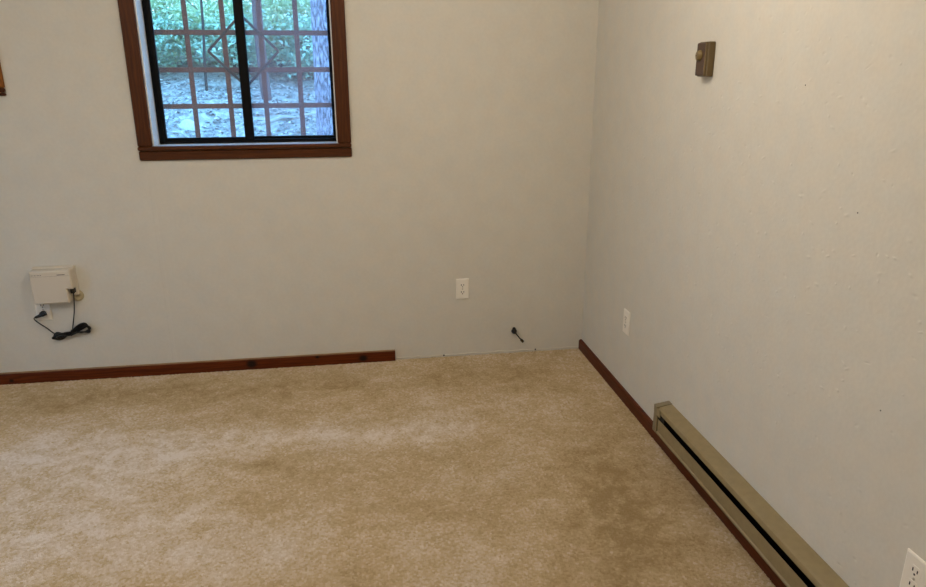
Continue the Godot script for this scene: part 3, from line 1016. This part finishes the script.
func scatter(called: String, mesh: Mesh, at: Array[Transform3D], tint: PackedColorArray, through: float) -> MultiMeshInstance3D:
	if not leaf_materials.has(through):
		var m := mat(Color.WHITE, 0.55)
		m.vertex_color_use_as_albedo = true
		if through > 0.0:
			m.backlight_enabled = true
			m.backlight = Color(through, through, through * 0.7)
		leaf_materials[through] = m
	var mm := MultiMesh.new()
	mm.transform_format = MultiMesh.TRANSFORM_3D
	mm.use_colors = true
	mm.mesh = mesh
	mm.instance_count = at.size()
	for i in at.size():
		mm.set_instance_transform(i, at[i])
		mm.set_instance_color(i, tint[i])
	var o := MultiMeshInstance3D.new()
	o.name = called
	o.multimesh = mm
	o.material_override = leaf_materials[through]
	return o


func leaf_color(kind: int) -> Color:
	var a: Color = [Color(0.30, 0.46, 0.24), Color(0.30, 0.50, 0.38), Color(0.18, 0.34, 0.24)][kind]
	var b: Color = [Color(0.90, 0.98, 0.66), Color(0.72, 0.94, 0.74), Color(0.55, 0.80, 0.56)][kind]
	return a.lerp(b, rng.randf())


func bush(x: float, z: float, r: float, h: float, kind: int, label: String) -> void:
	var y := ground_at(x, z)
	var tall := h > 4.0
	var t := thing("leafy_tree" if tall else "bush", Vector3(x, y, z), label, "tree" if tall else "bush", "far trees" if tall else "bushes on the slope")
	rng.seed = int(absf(x * 100 + z * 17))
	var stems := 1 if tall else 4
	var tops := []
	for k in stems:
		var st := start()
		var a := rng.randf() * TAU
		var out := Vector3(cos(a), 0, sin(a)) * (0.15 if tall else r * 0.45)
		var top := out + Vector3(0, h * (0.9 if tall else 0.7), 0)
		tube(st, smooth_path([Vector3(0, -0.1, 0), Vector3(out.x * 0.3, h * 0.3, out.z * 0.3), top], 5), 0.09 if tall else 0.022, 8, 0.02 if tall else 0.006)
		commit(st, "trunk" if tall else "stem", mats.bark_dark, t)
		tops.append(top)
	var at: Array[Transform3D] = []
	var tint := PackedColorArray()
	# Leaves gather in sprays.
	for k in (70 if tall else 34):
		var d := Vector3(rng.randfn(), rng.randfn(), rng.randfn()).normalized() * pow(rng.randf(), 0.45)
		var c := Vector3(d.x * r, h * 0.55 + d.y * h * 0.47, d.z * r)
		c.y = maxf(c.y, 0.12)
		var col := leaf_color(kind)
		for j in 110:
			var q := c + Vector3(rng.randfn() * 0.17, rng.randfn() * 0.07, rng.randfn() * 0.17) * (1.5 if tall else 1.0)
			var b := Basis(Vector3.UP, rng.randf() * TAU) * Basis(Vector3(0, 0, 1), rng.randf_range(-0.8, 0.4)) * Basis(Vector3(1, 0, 0), rng.randf_range(-0.6, 0.6))
			at.append(Transform3D(b.scaled(Vector3.ONE * rng.randf_range(0.7, 1.4) * (1.3 if tall else 1.0)), q))
			tint.append(col.lerp(leaf_color(kind), 0.5))
	var o := scatter("foliage", mats.leaf, at, tint, 0.45)
	t.add_child(o)
	o.set_meta("kind", "stuff")


func slim_tree(called: String, at: Vector3, r: float, h: float, label: String, leaves: int, through: float) -> void:
	at.y = ground_at(at.x, at.z)
	var t := thing(called, at, label, "tree")
	rng.seed = int(r * 10000)
	var st := start()
	var pts := []
	for k in 8:
		pts.append(Vector3(rng.randf_range(-1, 1) * r * 0.5 + 0.02 * k * (1.0 if called == "sapling" else 0.0), h * k / 7.0 - 0.1, rng.randf_range(-1, 1) * r * 0.5))
	tube(st, smooth_path(pts, 4), r, 10, r * 0.55)
	commit(st, "trunk", mats.bark_dark if called == "sapling" else mats.bark_mid, t)
	var tr: Array[Transform3D] = []
	var tint := PackedColorArray()
	for k in 9:
		var y := h * rng.randf_range(0.30, 0.95)
		var a := rng.randf() * TAU
		var l := rng.randf_range(0.4, 0.9)
		var p0 := Vector3(0, y, 0)
		var p1 := p0 + Vector3(cos(a) * l, rng.randf_range(-0.1, 0.3), sin(a) * l)
		st = start()
		tube(st, PackedVector3Array([p0, p0.lerp(p1, 0.5) + Vector3(0, 0.05, 0), p1]), minf(r * 0.3, 0.012), 6, 0.003)
		commit(st, "twig", mats.bark_dark, t)
		for j in leaves / 9:
			var q := p0.lerp(p1, rng.randf_range(0.3, 1.05)) + Vector3(rng.randfn(), rng.randfn() * 0.6, rng.randfn()) * 0.08
			var b := Basis(Vector3.UP, rng.randf() * TAU) * Basis(Vector3(0, 0, 1), rng.randf_range(-0.8, 0.4))
			tr.append(Transform3D(b.scaled(Vector3.ONE * rng.randf_range(0.5, 1.0)), q))
			tint.append(leaf_color(0 if rng.randf() < 0.6 else 1))
	var o := scatter("foliage", mats.leaf, tr, tint, 0.45)
	t.add_child(o)
	o.set_meta("kind", "stuff")


func conifer_trunk() -> void:
	# Flaky bark: long plates parted by dark cracks.
	var cells := noise(311, 0.045, 1, FastNoiseLite.TYPE_CELLULAR)
	cells.domain_warp_enabled = true
	cells.domain_warp_amplitude = 26.0
	cells.domain_warp_frequency = 0.02
	cells.cellular_return_type = FastNoiseLite.RETURN_DISTANCE2_SUB
	var cd := cells.get_seamless_image(256, 256).get_data()
	var gd := noise(312, 0.08, 3).get_seamless_image(256, 256).get_data()
	var bi := Image.create(256, 256, false, Image.FORMAT_RGB8)
	var bh := PackedByteArray()
	bh.resize(256 * 256)
	for i in 256 * 256:
		var crack := clampf(cd[i] / 255.0 * 4.5 + 0.1, 0.0, 1.0)
		var grain := gd[i] / 255.0
		bi.set_pixel(i % 256, i / 256, Color(0.24, 0.23, 0.27).lerp(Color(0.80, 0.78, 0.84), clampf(0.6 * crack + 1.6 * (grain - 0.5) + 0.2, 0.0, 1.0)))
		bh[i] = int(clampf(crack * 0.7 + grain * 0.3, 0.0, 1.0) * 255.0)
	mats.bark = mat(Color.WHITE, 0.95)
	mats.bark.albedo_texture = tex(bi)
	mats.bark.heightmap_enabled = true
	mats.bark.heightmap_texture = tex(Image.create_from_data(256, 256, false, Image.FORMAT_L8, bh))
	mats.bark.heightmap_scale = 1.5
	mats.bark.uv1_triplanar = true
	mats.bark.uv1_scale = Vector3(2.4, 0.6, 2.4)
	mats.bark_mid = speckled(312, Color(0.30, 0.24, 0.24), Color(0.46, 0.38, 0.38), 0.2, 0.95)
	mats.bark_dark = speckled(313, Color(0.16, 0.15, 0.15), Color(0.27, 0.25, 0.25), 0.2, 0.95)
	mats.bark_pale = speckled(314, Color(0.60, 0.58, 0.55), Color(0.84, 0.82, 0.78), 0.2, 0.95)
	mats.leaf = leaf_mesh(0.085, 0.042)
	var x := -1.405
	var z := -2.9
	var t := thing("conifer_tree", Vector3(x, ground_at(x, z) - 0.05, z), "thick pale tree trunk with flaky bark at the right of the window", "tree")
	var st := SurfaceTool.new()
	st.begin(Mesh.PRIMITIVE_TRIANGLES)
	st.set_smooth_group(0)
	var rings := 170
	var seg := 44
	var plate := noise(321, 1.0, 2, FastNoiseLite.TYPE_CELLULAR)
	plate.cellular_return_type = FastNoiseLite.RETURN_DISTANCE2_SUB
	var p := func(i: int, k: int) -> Vector3:
		var y := 6.0 * i / rings
		var a := TAU * (k % seg) / seg
		var r := 0.138 - 0.006 * y + 0.06 * exp(-y * 2.5)
		var d := plate.get_noise_3d(cos(a) * 3.4, y * 6.0, sin(a) * 3.4)
		r += 0.012 * clampf(d + 0.6, 0.0, 0.5)
		return Vector3(cos(a) * r, y, sin(a) * r)
	for i in rings:
		for k in seg:
			var a := TAU * (k + 0.5) / seg
			quad(st, p.call(i, k), p.call(i, k + 1), p.call(i + 1, k + 1), p.call(i + 1, k), Vector3(cos(a), 0, sin(a)))
	commit(st, "trunk", mats.bark, t)
